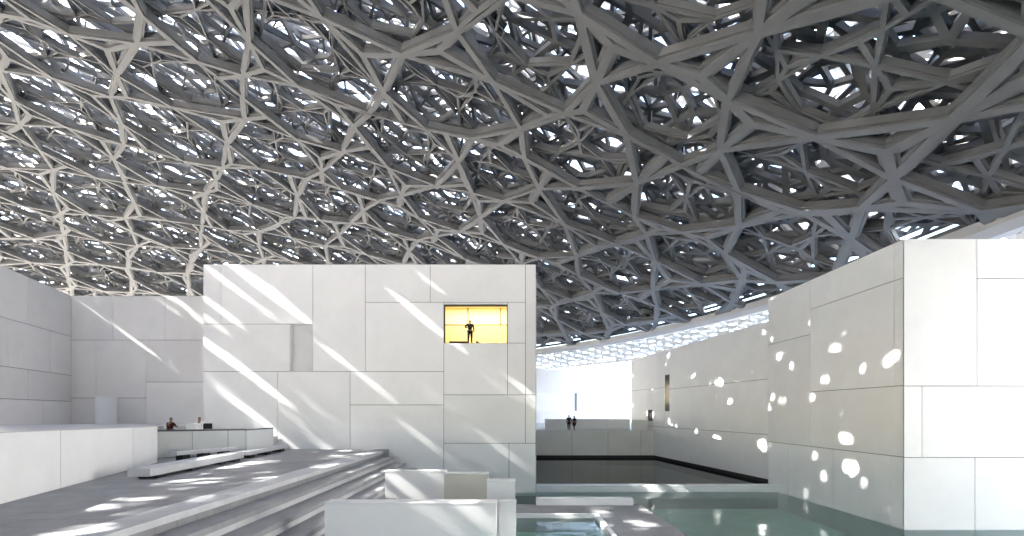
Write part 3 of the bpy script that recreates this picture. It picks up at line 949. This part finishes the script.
def ribbon(polys, prof, mapper, widen=None):
    """prof: list of (inset, height) rings; first and last lie on the polygon's own edge"""
    V, Fc, base = [], [], 0
    for P in polys:
        P, wts = P if isinstance(P, tuple) else (P, None)
        n, k = P.shape[:2]
        if n == 0: continue
        cen = P.mean(axis=1, keepdims=True)
        d = np.roll(P, -1, 1) - P
        ln = np.hypot(d[..., 0], d[..., 1])[..., None] + 1e-9
        d = d / ln
        nrm = np.stack([-d[..., 1], d[..., 0]], -1)
        n0 = np.roll(nrm, 1, 1)
        cs = np.clip((n0 * nrm).sum(-1, keepdims=True), -.999, .93)
        w1 = np.array(wts if wts is not None else [1.0] * k)[None, :, None]
        w0 = np.roll(w1, 1, 1)
        mit = (n0 * (w0 - cs * w1) + nrm * (w1 - cs * w0)) / (1 - cs * cs)
        area = .5 * np.abs((P[..., 0] * np.roll(P[..., 1], -1, 1) - np.roll(P[..., 0], -1, 1) * P[..., 1]).sum(1))
        inr = (2 * area / ln.sum((1, 2)))[:, None, None] / w1.mean()
        wd = widen[0] + widen[1] * (np.hypot(cen[..., 0], cen[..., 1]) / RD)[..., None] ** 2 if widen else 1.0
        rings = []
        for (ins, h) in prof:
            q = P + mit * np.minimum(ins * wd, inr * .93 - .02 * (prof[-1][1] - h))
            rings.append(mapper(q.reshape(-1, 2), h).reshape(n, k, 3))
        nr = len(rings)
        A = np.stack(rings, 1).reshape(-1, 3)                      # n, nr, k
        V.append(A)
        idx = base + np.arange(n * nr * k).reshape(n, nr, k)
        for r in range(nr - 1):
            a0 = idx[:, r, :]; a1 = np.roll(a0, -1, axis=1)
            b0 = idx[:, r + 1, :]; b1 = np.roll(b0, -1, axis=1)
            Fc.append(np.stack([a0, b0, b1, a1], -1).reshape(-1, 4))
        base += n * nr * k
    return np.concatenate(V), np.concatenate(Fc)


def np_mesh(name, V, Q, m, parent):
    me = bpy.data.meshes.new(name)
    me.vertices.add(len(V)); me.vertices.foreach_set('co', V.astype(np.float32).ravel())
    me.loops.add(Q.size); me.loops.foreach_set('vertex_index', Q.astype(np.int32).ravel())
    me.polygons.add(len(Q)); me.polygons.foreach_set('loop_start', np.arange(0, Q.size, 4, dtype=np.int32))
    me.materials.append(m)
    me.update(calc_edges=True)
    me.shade_flat()
    o = bpy.data.objects.new(name, me); COL.objects.link(o)
    o.parent = parent
    return o


dome = empty('dome', (RC[0], RC[1], 0), 'vast perforated grey lattice dome roofing the whole museum', 'dome')

def dome_map(R, dz, seed, amp):
    rg = np.random.RandomState(seed)
    wv = [(rg.uniform(.18, .45) * np.array([math.cos(t_), math.sin(t_)]), rg.uniform(0, 6.28), rg.uniform(0, 6.28)) for t_ in rg.uniform(0, 6.28, 4)]
    def f(q, h):
        q0 = q; q = q.copy()
        for k_, p0, p1 in wv:
            a_ = q0 @ k_
            q[:, 0] += amp * .5 * np.sin(a_ + p0)
            q[:, 1] += amp * .5 * np.sin(a_ * 1.1 + p1)
        r = np.hypot(q[:, 0], q[:, 1])
        s = np.where(r > R, R / np.maximum(r, 1e-6), 1.0)
        x, y = q[:, 0] * s, q[:, 1] * s
        rr = np.minimum(r, R)
        hh = dz + h
        # offset along the shell's normal, thinner towards the rim
        z = cap(rr)
        tz = np.sqrt(np.maximum(S * S - rr * rr, 0)) / S
        tr = rr / S
        rad = np.where(rr > 0, hh * tr / np.maximum(rr, 1e-6), 0)
        return np.stack([x + x * rad, y + y * rad, z + hh * tz], 1)
    return f

#          pattern   edge  rot offset       half-w height z  jitter seed widen material
INN, OUT = (.80, .55), (.13, 1.12)
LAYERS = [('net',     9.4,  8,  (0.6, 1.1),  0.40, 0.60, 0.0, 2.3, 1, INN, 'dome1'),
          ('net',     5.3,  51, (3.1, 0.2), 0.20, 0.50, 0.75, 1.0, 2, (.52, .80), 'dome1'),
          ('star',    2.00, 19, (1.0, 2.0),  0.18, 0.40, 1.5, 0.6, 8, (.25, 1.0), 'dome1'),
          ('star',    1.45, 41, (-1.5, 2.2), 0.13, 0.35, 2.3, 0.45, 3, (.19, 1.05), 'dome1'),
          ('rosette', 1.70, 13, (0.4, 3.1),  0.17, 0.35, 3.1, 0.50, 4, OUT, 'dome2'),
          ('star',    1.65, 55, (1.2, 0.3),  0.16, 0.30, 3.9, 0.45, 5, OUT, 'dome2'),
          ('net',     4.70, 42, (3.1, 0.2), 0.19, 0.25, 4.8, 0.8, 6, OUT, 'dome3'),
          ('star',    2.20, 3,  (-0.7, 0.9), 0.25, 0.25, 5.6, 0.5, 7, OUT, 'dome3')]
for i, (kind, a, rot, off, hw, H, dz, amp, seed, wid, m) in enumerate(LAYERS):
    P = tiling(kind, a, rot, off, RD + 2, amp, seed)
    if i < 2:
        prof = [(0, 0), (hw * .55, 0), (hw * .60, .12), (hw, .12), (hw, H), (0, H)]
    else:
        prof = [(0, 0), (hw, 0), (hw, H), (0, H)]
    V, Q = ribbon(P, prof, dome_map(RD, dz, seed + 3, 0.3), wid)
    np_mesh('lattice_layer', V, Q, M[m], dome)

# rim band and eave lattice
N = 360
def ring(name, prof, m):
    V, Q = [], []
    k = len(prof)
    for i in range(N):
        t = 2 * math.pi * i / N
        for (r, z) in prof:
            V.append((r * math.cos(t), r * math.sin(t), z))
    for i in range(N):
        j = (i + 1) % N
        for q in range(k):
            p = (q + 1) % k
            Q.append((i * k + q, j * k + q, j * k + p, i * k + p))
    return np_mesh(name, np.array(V), np.array(Q), m, dome)
ring('rim_band', [(RD - .35, ZR - .15), (RD + .15, ZR - .6), (RD + .9, ZR - .6), (RD + .9, ZR + .5), (RD - .35, ZR + .5)], M['rim'])
# eave
EA = 1.05
EL = 2 * math.pi * (RD + 3)
def eave_map(q, h):
    t = q[:, 0] / (RD + 3)
    v = np.clip(q[:, 1], 0, 5.5)
    r = RD + .92 + v * .93
    z = ZR - .52 - v * .40 + h
    return np.stack([r * np.cos(t), r * np.sin(t), z], 1)
polys = []
for P in tiling('ring', EA * .62, 17, (0, 0), 300, .16, 11):
    polys.append(P)
sel = []
for P in polys:
    keep = (P[..., 1].min(axis=1) < 5.5) & (P[..., 1].max(axis=1) > 0) & (np.abs(P[..., 0]).max(axis=1) < math.pi * (RD + 3))
    sel.append(P[keep])
V, Q = ribbon(sel, [(0, 0), (.085, 0), (.085, .35), (0, .35)], eave_map)
np_mesh('eave_lattice', V, Q, M['eave'], dome)
V, Q = ribbon(sel, [(0, .9), (.11, .9), (.11, 1.2), (0, 1.2)], lambda q, h: eave_map(q + np.array([.5, .35]), h))
np_mesh('eave_lattice', V, Q, M['eave'], dome)
ring('eave_edge', [(RD + 6.0, ZR - 2.75), (RD + 6.25, ZR - 2.75), (RD + 6.25, ZR - 2.3), (RD + 6.0, ZR - 2.3)], M['eave'])

print('scene built', len(bpy.data.objects))
